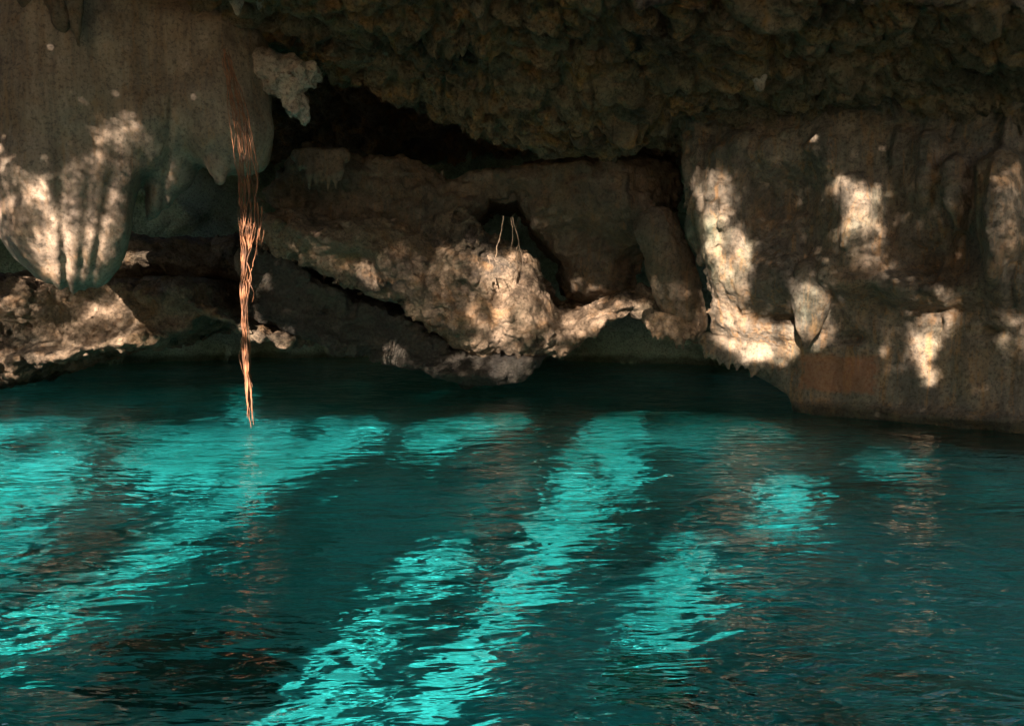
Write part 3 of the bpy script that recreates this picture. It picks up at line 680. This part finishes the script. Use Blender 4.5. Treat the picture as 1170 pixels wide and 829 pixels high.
# ---------------------------------------------------------------- unseen leaf screen behind the camera, shaped to cast the sun patches
# GAPS-BEGIN
# leaf gaps laid out from the wanted sun patches: each number is 4 * run length + openness (0 closed .. 3 open), row by row
GAPS = (283, 130, 0.06, -13.4, 0.6, [
    1132,1132,652,13,468,576,9,68,17,464,568,11,6,72,17,44,9,6,7,404,560,27,6,64,17,44,9,6,11,6,5,16,5,372,548,5,6,31,5,68,13,48,5,6,11,6,5,16,5,10,15,6,9,
    340,552,5,19,14,132,5,19,20,5,6,19,6,9,340,556,23,6,132,5,23,24,23,6,5,344,524,5,28,27,6,128,5,6,15,10,11,12,6,23,5,124,17,204,512,18,24,6,23,6,132,23,
    4,6,11,12,6,23,6,124,21,16,21,164,504,30,5,12,5,31,6,128,23,4,11,6,16,23,6,124,21,16,21,164,496,38,12,6,35,6,128,23,4,6,7,6,16,27,40,5,6,13,68,10,5,20,
    21,164,488,42,12,6,39,5,128,19,6,8,5,20,6,19,6,40,6,27,5,56,5,10,5,16,21,164,480,46,12,5,7,10,31,132,19,6,32,6,19,6,40,31,6,60,17,16,21,160,464,54,5,
    40,19,6,128,5,23,32,6,19,6,40,35,96,17,160,456,58,5,28,6,31,6,128,6,15,10,32,23,6,36,5,35,6,268,440,70,5,36,31,6,128,27,32,23,5,40,7,6,11,6,19,268,424,
    23,6,5,50,5,44,6,27,6,124,6,23,6,32,23,44,39,5,264,416,31,6,4,5,42,5,44,6,31,6,124,31,28,5,23,44,6,35,6,264,404,5,6,39,5,4,5,18,5,14,48,5,35,6,124,31,
    28,27,6,40,5,35,6,264,396,13,6,23,6,5,24,5,72,39,6,124,31,28,27,6,44,39,5,260,384,9,4,9,4,6,23,5,8,5,4,6,80,6,39,5,124,6,7,5,19,5,20,6,19,14,44,9,31,6,
    260,372,7,10,9,8,6,27,5,10,15,5,76,5,43,132,27,6,12,9,6,31,6,40,6,39,8,5,10,9,232,356,27,6,4,6,27,10,27,88,31,6,140,27,5,12,9,6,31,6,40,5,39,5,4,5,18,
    5,228,344,103,5,88,27,6,144,5,19,6,24,5,6,31,44,39,6,8,18,5,228,336,111,92,6,23,6,148,5,6,7,6,28,39,5,40,43,8,5,14,5,228,324,119,6,92,5,27,6,128,25,6,
    32,39,5,40,6,23,5,15,8,21,228,312,87,6,9,31,6,100,31,6,108,45,28,6,39,6,44,23,4,6,11,6,140,9,104,304,83,6,7,4,6,27,6,40,14,48,5,8,27,5,112,49,24,6,43,
    48,19,4,5,11,5,128,21,104,292,87,6,8,6,23,6,48,6,27,5,4,6,23,6,8,5,19,5,124,41,28,23,6,23,48,6,15,6,7,6,5,136,21,100,276,95,14,31,48,6,27,6,4,6,27,8,5,
    27,128,41,4,9,16,19,6,27,52,6,11,6,5,20,5,120,21,100,264,95,6,4,6,31,6,36,10,35,6,5,4,31,6,39,128,37,8,5,16,5,47,6,52,6,5,28,27,6,100,21,96,252,135,6,
    32,6,51,14,27,10,43,132,29,32,6,31,4,15,6,88,31,6,96,25,92,244,135,6,28,6,91,6,5,6,43,6,132,29,32,6,51,6,84,35,116,5,92,232,43,10,32,6,51,10,24,103,5,
    4,51,5,136,25,4,13,16,6,43,4,5,6,84,35,6,208,216,51,6,36,6,51,6,24,107,6,8,55,144,17,4,25,8,39,5,100,6,35,5,88,25,92,208,47,6,40,6,55,28,107,10,63,6,
    140,17,4,25,8,39,5,104,35,6,88,37,80,192,51,6,40,10,59,6,16,6,183,6,140,13,4,25,12,39,10,11,6,88,39,92,33,80,180,51,48,6,63,6,12,10,191,148,9,4,25,8,6,
    59,40,5,44,39,5,92,33,76,172,39,4,10,40,6,7,6,59,6,20,199,156,29,8,6,35,4,27,40,5,16,17,12,43,92,37,72,164,39,6,40,14,63,4,6,16,6,23,4,179,164,25,4,6,
    35,6,4,23,6,36,9,12,21,12,6,39,96,37,68,156,43,6,24,6,8,67,6,7,16,10,4,23,6,187,14,152,21,8,39,4,6,23,6,36,49,8,39,5,96,33,68,140,6,151,6,20,6,27,4,
    207,152,21,8,6,35,8,27,6,32,37,8,13,4,5,35,6,96,37,64,132,9,6,147,6,12,251,148,21,12,35,6,4,6,31,32,37,8,17,4,6,35,100,33,64,124,5,8,5,6,147,8,199,10,
    51,6,52,6,8,10,72,25,8,6,23,20,31,6,32,9,4,25,4,21,8,6,31,104,33,60,116,13,12,115,16,223,8,55,40,6,35,6,68,25,8,23,6,16,6,35,28,9,12,25,4,21,140,37,56,
    116,5,6,4,7,6,111,6,8,7,6,215,12,6,59,36,6,39,6,64,29,4,6,27,4,7,6,39,6,28,9,8,29,12,17,60,26,17,40,37,52,120,11,6,107,12,223,6,8,63,6,36,6,47,64,29,4,
    83,28,9,8,29,12,21,56,5,38,44,37,48,124,6,23,12,27,6,4,6,27,20,223,6,12,67,36,55,60,29,8,67,6,4,6,32,49,8,25,52,5,38,5,44,5,4,9,64,256,59,12,6,131,12,
    6,71,32,59,6,52,33,8,67,48,81,52,38,5,124,288,19,20,131,12,79,6,20,5,6,59,6,52,29,12,15,6,47,6,48,6,9,8,61,52,5,38,5,120,312,6,4,27,4,6,12,87,12,83,6,
    20,6,63,52,25,20,11,6,51,44,22,8,53,64,42,120,316,23,20,6,79,6,16,87,6,16,6,67,52,17,28,11,6,47,6,4,6,7,6,20,34,4,45,72,5,38,5,116,352,83,6,8,95,6,20,
    71,48,21,28,59,8,7,20,46,12,29,76,5,42,116,348,23,12,51,6,8,95,24,6,75,6,44,13,32,63,6,7,8,62,20,9,88,5,38,5,112,336,27,6,36,6,23,12,6,79,6,7,28,6,83,
    6,84,71,4,66,120,38,5,112,328,6,27,56,11,12,79,6,40,95,6,76,67,78,268,324,7,6,23,92,23,6,8,31,52,99,6,40,5,24,39,6,4,23,82,32,6,228,316,14,19,6,128,19,
    6,60,107,6,60,39,4,6,19,94,4,46,208,312,5,6,23,136,11,6,76,103,60,39,6,23,142,208,304,5,6,23,6,140,11,84,95,6,60,63,4,134,5,208,296,5,4,27,144,6,11,92,
    87,64,59,6,4,138,208,296,6,23,152,10,7,96,6,75,6,64,59,8,134,212,292,23,6,5,156,11,96,5,71,6,64,6,55,12,134,212,280,6,11,6,7,10,5,164,11,5,128,39,68,6,
    55,12,134,212,276,19,6,11,176,7,132,35,6,68,6,51,6,12,122,224,272,10,7,6,11,184,7,164,5,68,6,51,16,110,236,36,5,4,10,208,9,23,188,6,7,248,5,39,5,12,
    102,244,44,10,5,10,11,14,5,164,9,6,19,6,5,184,5,10,5,244,21,14,7,6,5,8,5,34,13,26,9,18,9,244,44,21,22,9,156,9,6,15,10,5,188,5,7,6,5,260,21,6,5,12,34,9,
    26,29,252,60,6,9,6,25,4,9,132,9,10,7,6,11,9,188,5,10,5,272,5,32,5,22,9,4,17,10,9,268,60,5,7,10,21,14,33,100,9,7,10,11,13,192,5,7,6,320,17,312,60,9,10,
    21,22,9,14,17,76,13,11,6,7,10,9,200,5,7,6,5,644,60,9,6,25,14,15,5,6,23,6,5,4,5,64,9,10,11,14,5,200,9,10,9,640,56,9,14,25,22,13,10,11,14,5,56,13,11,10,
    7,6,5,212,5,10,5,7,5,636,8,6,32,9,8,5,10,49,6,9,11,14,5,10,17,36,9,10,11,6,13,216,5,11,6,9,636,5,6,11,12,10,9,10,4,57,6,13,6,5,18,9,7,9,6,7,45,14,11,9,
    220,5,6,11,6,5,536,5,10,88,4,5,6,9,12,6,13,6,13,4,33,10,13,10,15,18,9,14,7,6,7,9,7,6,9,10,9,6,7,9,4,5,224,5,6,11,5,536,6,11,88,8,5,12,6,4,5,14,57,7,6,
    13,6,5,6,7,6,7,6,21,30,15,18,17,232,5,6,11,5,532,5,6,7,6,5,84,28,13,6,7,37,10,17,6,9,14,7,6,21,10,21,10,7,6,11,18,17,12,13,6,9,196,5,7,5,7,5,80,5,28,5,
    416,6,11,6,5,84,32,5,6,21,6,5,6,17,14,21,6,65,10,19,26,5,16,9,14,13,4,5,176,5,6,11,9,32,17,24,13,24,5,10,9,380,25,6,7,6,5,56,17,16,32,5,7,13,7,57,6,5,
    6,37,6,33,34,5,6,5,16,5,6,19,6,17,172,5,6,11,9,28,29,4,5,4,5,6,9,16,9,22,5,376,25,11,9,48,25,16,36,6,5,8,33,6,21,6,65,6,17,6,5,10,9,10,9,6,4,5,4,13,27,
    6,13,168,5,19,9,12,21,4,33,4,5,8,5,8,5,34,240,5,8,5,4,5,4,5,12,5,84,5,8,9,6,15,9,36,33,16,36,9,8,29,6,37,14,37,4,37,6,9,6,17,12,13,6,27,6,17,44,13,104,
    5,18,33,16,29,12,5,6,17,26,13,228,5,6,7,6,21,14,5,80,9,8,9,19,6,5,36,33,16,36,7,20,21,10,17,6,8,5,6,57,10,17,10,29,12,13,6,35,17,4,37,6,11,5,100,5,10,
    7,5,6,17,28,21,6,12,5,10,13,46,216,13,6,23,22,9,72,5,6,5,8,5,6,23,5,32,9,6,25,16,64,13,18,13,16,9,18,61,6,37,4,21,10,19,6,7,10,5,6,9,7,5,11,6,9,22,104,
    6,11,6,5,6,5,40,22,12,5,10,9,46,9,204,13,10,35,10,5,6,9,8,5,56,5,6,5,8,5,6,23,9,32,5,6,25,16,60,5,11,13,10,17,24,9,18,21,10,21,6,33,4,33,27,30,19,26,9,
    96,9,6,7,14,5,44,5,14,13,10,9,54,5,200,13,11,14,27,18,11,25,8,5,32,13,8,5,6,15,14,9,28,29,20,60,5,11,9,14,5,10,9,20,13,7,6,17,18,17,26,53,10,7,6,11,22,
    23,30,5,100,5,18,7,6,48,9,10,17,10,9,34,5,14,5,200,10,47,18,11,30,5,4,5,36,9,4,9,34,5,28,9,10,13,20,64,13,4,5,14,9,4,9,16,13,6,15,6,7,22,13,10,23,6,53,
    14,7,30,7,10,7,6,5,14,13,96,5,6,11,10,5,56,9,26,9,42,13,24,5,156,9,4,5,6,7,10,7,10,7,6,27,10,15,26,9,40,29,26,13,20,17,4,9,20,84,13,6,9,4,33,10,23,14,
    13,6,39,49,10,7,18,7,14,7,6,7,6,17,6,9,6,5,96,5,7,6,5,72,5,10,5,50,13,4,5,12,10,5,14,5,156,9,22,35,14,19,22,13,28,21,4,13,26,9,24,13,36,80,29,12,10,21,
    10,7,6,7,6,7,26,11,10,19,6,7,6,41,10,7,6,9,14,9,7,10,7,10,5,6,21,104,5,84,9,38,9,6,25,4,5,14,5,14,160,9,10,43,10,15,6,7,30,5,56,9,26,9,24,5,4,5,36,84,
    10,13,16,49,30,27,6,23,18,25,22,5,6,9,6,9,10,9,4,5,224,21,6,15,6,29,8,5,10,13,104,9,4,5,4,13,32,9,6,47,14,11,6,7,18,17,32,13,8,9,4,5,10,5,14,5,72,84,9,
    6,5,6,9,4,5,10,21,4,25,14,15,14,17,10,5,7,22,9,26,9,10,5,10,9,10,5,232,5,4,17,6,23,22,17,10,17,96,14,4,13,4,5,24,9,6,31,22,13,18,7,22,17,40,5,4,9,4,5,
    14,13,24,13,40,84,37,4,13,28,17,7,6,15,57,10,9,22,29,10,9,6,60,5,148,13,12,13,18,23,6,9,14,17,18,21,8,9,60,33,4,9,16,9,10,15,10,11,18,21,38,9,4,5,44,5,
    12,25,20,5,4,5,8,5,36,80,5,6,13,6,7,9,48,17,14,13,8,25,4,6,29,10,11,6,5,6,5,6,33,188,37,8,17,22,19,6,5,22,17,10,5,10,17,6,9,4,5,44,5,10,33,4,5,4,5,8,5,
    14,31,10,17,8,9,6,7,30,9,64,9,36,13,48,68,5,8,25,10,52,41,20,9,16,6,5,6,17,6,7,10,45,60,5,4,5,100,5,8,65,18,5,6,19,6,5,22,5,10,17,6,7,10,7,18,9,44,5,7,
    33,8,25,14,23,6,9,12,5,16,5,34,13,8,5,32,5,4,9,48,17,44,68,6,13,10,25,48,33,56,29,10,7,41,20,5,144,77,14,17,6,19,6,5,10,7,22,17,18,7,22,7,9,36,6,49,4,
    17,7,10,19,6,13,32,5,14,11,10,9,8,5,12,17,20,5,48,25,40,48,5,4,25,19,9,60,9,80,33,10,33,6,5,28,5,12,5,108,5,8,77,7,14,13,6,19,6,5,34,13,38,7,6,7,6,9,
    40,33,12,17,11,6,19,18,5,28,5,22,17,20,25,20,5,16,5,28,25,40,48,5,14,9,10,15,6,5,64,5,64,5,12,5,10,65,10,5,164,77,14,17,6,19,30,5,10,9,46,15,6,5,4,5,
    24,6,8,41,4,13,6,23,22,5,28,41,32,13,12,5,32,5,16,25,44,44,5,6,7,5,22,13,136,22,5,10,17,12,5,4,29,10,5,12,13,4,5,104,6,24,77,14,17,10,7,38,9,6,9,19,18,
    7,30,9,4,5,16,5,6,12,13,4,17,4,13,7,6,15,26,5,12,5,12,29,8,9,12,33,44,5,12,33,40,36,13,30,13,128,5,8,5,10,9,6,5,10,5,20,9,4,49,116,29,4,85,6,21,10,15,
    30,9,6,9,34,7,6,19,18,29,12,33,8,17,26,7,10,13,4,5,12,5,20,9,24,45,28,5,24,29,40,36,7,9,10,7,6,21,92,6,24,5,10,24,29,24,5,4,37,6,9,116,17,6,97,6,21,50,
    9,6,9,22,5,22,11,22,7,6,15,9,12,13,8,9,12,9,7,5,7,10,15,14,13,20,5,56,37,44,5,12,25,44,28,13,14,11,6,5,128,10,13,24,13,6,5,44,37,6,9,4,5,96,9,22,97,6,
    13,18,11,30,9,10,9,50,5,10,5,34,5,8,13,4,21,12,5,6,5,18,11,18,9,8,5,8,5,16,5,12,9,12,17,6,5,6,5,4,5,28,5,8,5,4,41,40,24,13,14,9,7,6,5,172,5,4,5,6,5,44,
    37,6,5,104,9,22,117,14,19,42,13,18,5,18,21,26,11,6,25,8,21,8,5,7,5,14,15,22,9,4,5,4,5,32,9,16,37,44,5,12,29,4,5,36,20,11,10,11,6,9,4,5,164,25,60,13,6,
    13,6,5,100,9,26,89,6,13,26,15,42,21,6,7,10,7,10,5,10,17,10,5,10,7,14,4,17,4,21,8,13,14,15,10,7,6,7,9,8,5,4,5,12,9,20,5,4,45,56,5,4,41,28,20,13,6,15,9,
    140,5,16,17,14,5,6,64,9,6,17,68,9,4,13,4,17,14,5,6,65,4,45,14,31,38,5,8,13,10,7,18,17,6,37,4,17,4,25,4,5,6,5,6,5,10,7,18,7,6,17,8,5,24,5,4,5,12,5,6,17,
    10,13,56,49,28,24,9,6,11,6,5,148,6,12,5,26,9,48,13,8,25,56,5,4,49,22,25,4,81,14,7,6,27,14,5,18,5,16,13,14,5,10,9,4,5,24,33,12,21,8,6,5,14,7,18,15,5,4,
    5,8,5,8,5,4,5,4,5,4,9,8,9,14,5,6,9,6,13,36,9,4,5,8,41,28,24,6,5,7,6,9,152,17,4,13,6,9,76,33,36,9,8,57,10,13,4,81,6,17,14,35,14,9,6,9,24,9,6,11,6,7,6,9,
    52,9,44,13,10,7,6,9,6,15,9,4,9,12,5,20,13,4,5,6,15,14,17,32,5,4,5,4,5,12,33,4,5,28,20,5,4,9,10,5,160,18,21,76,5,6,5,6,9,4,9,32,13,4,29,28,10,9,12,61,
    10,5,6,21,14,35,14,5,6,13,16,5,6,13,6,9,6,13,40,5,4,5,52,9,6,15,18,15,13,4,5,20,5,12,5,8,9,6,7,6,15,10,5,6,5,20,9,8,9,4,9,4,45,28,28,9,10,5,112,21,24,
    9,8,9,10,5,60,5,12,13,14,21,20,17,12,29,56,37,4,53,14,31,14,17,20,7,5,6,13,7,10,7,6,4,5,40,5,60,9,19,18,15,9,4,9,16,5,8,5,8,5,8,9,10,7,6,19,6,5,28,13,
    8,5,4,5,4,41,28,24,5,4,5,7,6,5,84,9,4,5,4,5,26,33,8,13,10,60,9,8,13,14,25,16,17,16,5,8,5,4,9,52,37,4,41,6,5,18,35,18,9,20,10,9,4,5,10,7,10,9,40,5,60,5,
    6,19,18,15,17,12,5,12,5,28,5,6,19,6,7,6,9,4,13,4,5,8,5,8,5,16,41,28,36,5,7,72,9,10,29,6,5,22,13,10,37,56,5,24,9,6,25,16,5,4,13,16,9,6,5,60,33,8,29,6,9,
    6,9,22,23,22,9,24,5,6,9,4,9,4,9,44,9,60,9,6,15,18,11,17,4,5,4,5,8,5,8,9,16,9,6,7,10,7,10,13,4,13,12,5,20,9,4,5,4,33,28,36,13,60,9,42,9,30,17,6,9,6,5,6,
    5,6,13,72,17,6,5,6,13,56,9,64,21,24,21,6,25,14,31,6,5,10,9,24,5,18,5,132,9,6,11,30,9,12,5,4,5,12,5,8,5,20,5,10,7,10,7,6,13,8,5,4,5,12,5,24,5,4,37,28,
    36,9,60,5,14,5,30,29,14,29,6,5,6,25,68,25,10,5,16,9,116,9,28,5,6,5,6,37,10,7,18,11,6,5,10,9,24,5,4,5,144,9,38,9,12,5,4,5,20,5,12,5,12,5,6,7,6,11,10,13,
    8,5,20,5,24,5,16,17,4,5,28,28,5,4,6,68,5,42,13,8,5,4,5,10,21,26,21,60,5,16,21,180,9,6,9,8,53,11,6,5,10,9,180,9,15,14,21,12,5,8,5,20,5,4,5,16,5,10,11,6,
    7,10,13,52,9,20,5,8,5,32,108,9,38,5,28,10,17,18,33,56,5,24,5,6,9,180,17,4,5,4,57,7,18,5,180,9,6,23,6,13,4,5,12,5,16,17,4,5,16,9,10,23,6,5,4,5,56,5,68,
    532,21,16,21,20,17,7,14,5,176,5,4,9,6,11,14,9,8,5,8,5,4,5,12,9,12,5,16,5,38,13,4,17,8,5,96,536,9,24,17,32,9,6,7,6,5,188,9,10,11,14,5,36,5,12,5,16,17,
    22,9,10,13,8,5,16,5,24,5,68,572,5,40,6,9,10,5,188,9,26,9,48,5,8,9,8,9,10,7,6,21,6,5,16,5,16,5,24,5,68,616,21,192,5,6,5,22,13,24,5,8,9,8,5,4,9,4,9,6,7,
    6,9,16,5,28,9,104,540,5,64,21,200,6,5,14,5,10,13,40,5,4,9,4,5,4,5,4,5,6,7,9,164,576,13,6,20,17,196,5,34,13,28,9,12,13,20,13,168,824,5,34,9,4,13,20,5,4,
    5,12,5,20,5,28,5,8,5,132,820,5,38,9,4,5,20,5,40,5,4,5,180,820,5,10,5,26,5,40,9,28,5,188,636,21,164,5,6,9,22,13,4,5,32,9,4,5,20,5,20,9,156,632,9,6,13,
    160,5,6,13,10,13,12,5,12,5,12,5,4,5,220,632,13,172,5,6,21,288,632,5,180,10,13,296,])
# GAPS-END
def leaf_gobo():
    nu, nv, cell, U0, V0, data = GAPS
    d_ = np.array(data); b = np.repeat(d_ & 3, d_ >> 2).reshape(nv, nu)
    r = np.random.default_rng(5); U, V_, S_ = [], [], []
    for k in range(4):                                   # closed cells: broad overlapping leaves
        j, i = np.nonzero(b == 0); n = len(i)
        U.append(U0 + (i + r.random(n)) * cell); V_.append(V0 + (j + r.random(n)) * cell); S_.append(r.uniform(.045, .065, n))
    for val, cnt in ((1, 26), (2, 10)):                    # loose cells: small leaflets
        j, i = np.nonzero(b == val); i = np.repeat(i, cnt); j = np.repeat(j, cnt); n = len(i)
        U.append(U0 + (i + r.random(n)) * cell); V_.append(V0 + (j + r.random(n)) * cell); S_.append(r.uniform(.011, .018, n))
    # surrounding leaves, larger and denser, closing the sides and the top
    n = 16000; uu = r.uniform(U0 - 4, U0 + nu * cell + 5, n * 3); vv = r.uniform(V0 - .1, V0 + nv * cell + 1.6, n * 3)
    o_ = (uu < U0 - .1) | (uu > U0 + nu * cell + .1) | (vv < V0 - .1) | (vv > V0 + nv * cell + .1)
    U.append(uu[o_]); V_.append(vv[o_]); S_.append(r.uniform(.16, .3, o_.sum()))
    U, V_, S_ = map(np.concatenate, (U, V_, S_)); n = len(U)
    Wd = -3.6 + r.normal(0, .25, n)
    # unseen leaves added overhead to keep most of the sky light off the pool
    k = 38000; U = np.concatenate([U, r.uniform(U0 - 3, U0 + nu * cell + 7, k)]); V_ = np.concatenate([V_, 9.75 + np.abs(r.normal(0, .3, k))])
    S_ = np.concatenate([S_, r.uniform(.10, .19, k)]); Wd = np.concatenate([Wd, r.uniform(-3.4, 9.5, k)]); n = len(U); over = np.arange(n) >= n - k
    z = (V_ - Wd * math.sin(EL)) / math.cos(EL); x = U * math.cos(AZ) + Wd * math.sin(AZ); y = -U * math.sin(AZ) + Wd * math.cos(AZ)
    c = np.stack([x, y, z], -1)
    a = np.array([math.cos(AZ), -math.sin(AZ), 0]); bz = np.array([0, 0, 1.]); wv = np.array([math.sin(AZ), math.cos(AZ), 0])
    th = r.random(n) * 6.28; e1 = np.cos(th)[:, None] * a + np.sin(th)[:, None] * bz + r.uniform(-.5, .5, n)[:, None] * wv
    e2 = -np.sin(th)[:, None] * a + np.cos(th)[:, None] * bz + r.uniform(-.5, .5, n)[:, None] * wv
    s = S_[:, None]
    lie = np.array([0, 1., 0]) + 0 * e1; lie2 = np.array([1., 0, 0]) + r.uniform(-.5, .5, n)[:, None] * bz
    e1 = np.where(over[:, None], np.cos(th)[:, None] * lie + np.sin(th)[:, None] * lie2 + r.uniform(-.4, .4, n)[:, None] * bz, e1)
    e2 = np.where(over[:, None], -np.sin(th)[:, None] * lie + np.cos(th)[:, None] * lie2 + r.uniform(-.4, .4, n)[:, None] * bz, e2)
    co = np.stack([c - e1 * s * 1.25, c - e2 * s * .7, c + e1 * s * 1.25, c + e2 * s * .7], 1).reshape(-1, 3)
    o = mesh_np('leaf_gobo', co, np.arange(n * 4).reshape(-1, 4), M['leaf'], False)
    tag(o, 'unseen leaf screen added to shape the sun patches and cut the sky', kind='stuff')
leaf_gobo()

w = bpy.data.worlds.new('World'); sc.world = w; w.use_nodes = True; t = w.node_tree
sky = t.nodes.new('ShaderNodeTexSky'); sky.sky_type = 'NISHITA'; sky.sun_disc = False; sky.sun_elevation = EL
sky.sun_rotation = math.atan2(-dr.x, -dr.y)
t.links.new(sky.outputs[0], t.nodes['Background'].inputs[0]); t.nodes['Background'].inputs[1].default_value = .05

# ---------------------------------------------------------------- camera and render
c = bpy.data.cameras.new('camera'); cam = bpy.data.objects.new('camera', c); COL.objects.link(cam); sc.camera = cam
c.sensor_width = 36; c.lens = 36 * F / 1170; c.clip_end = 300; cam.location = (0, 0, CAMH); cam.rotation_euler = (math.radians(90) - PITCH, 0, 0)
vs = sc.view_settings; vs.view_transform = 'Standard'; vs.look = 'None'; vs.exposure = 2.8; vs.gamma = 1
cy = sc.cycles; cy.use_denoising = True; cy.max_bounces = 8; cy.diffuse_bounces = 3; cy.glossy_bounces = 4; cy.transmission_bounces = 6
cy.caustics_reflective = True; cy.caustics_refractive = True; cy.sample_clamp_indirect = 12; cy.blur_glossy = .1
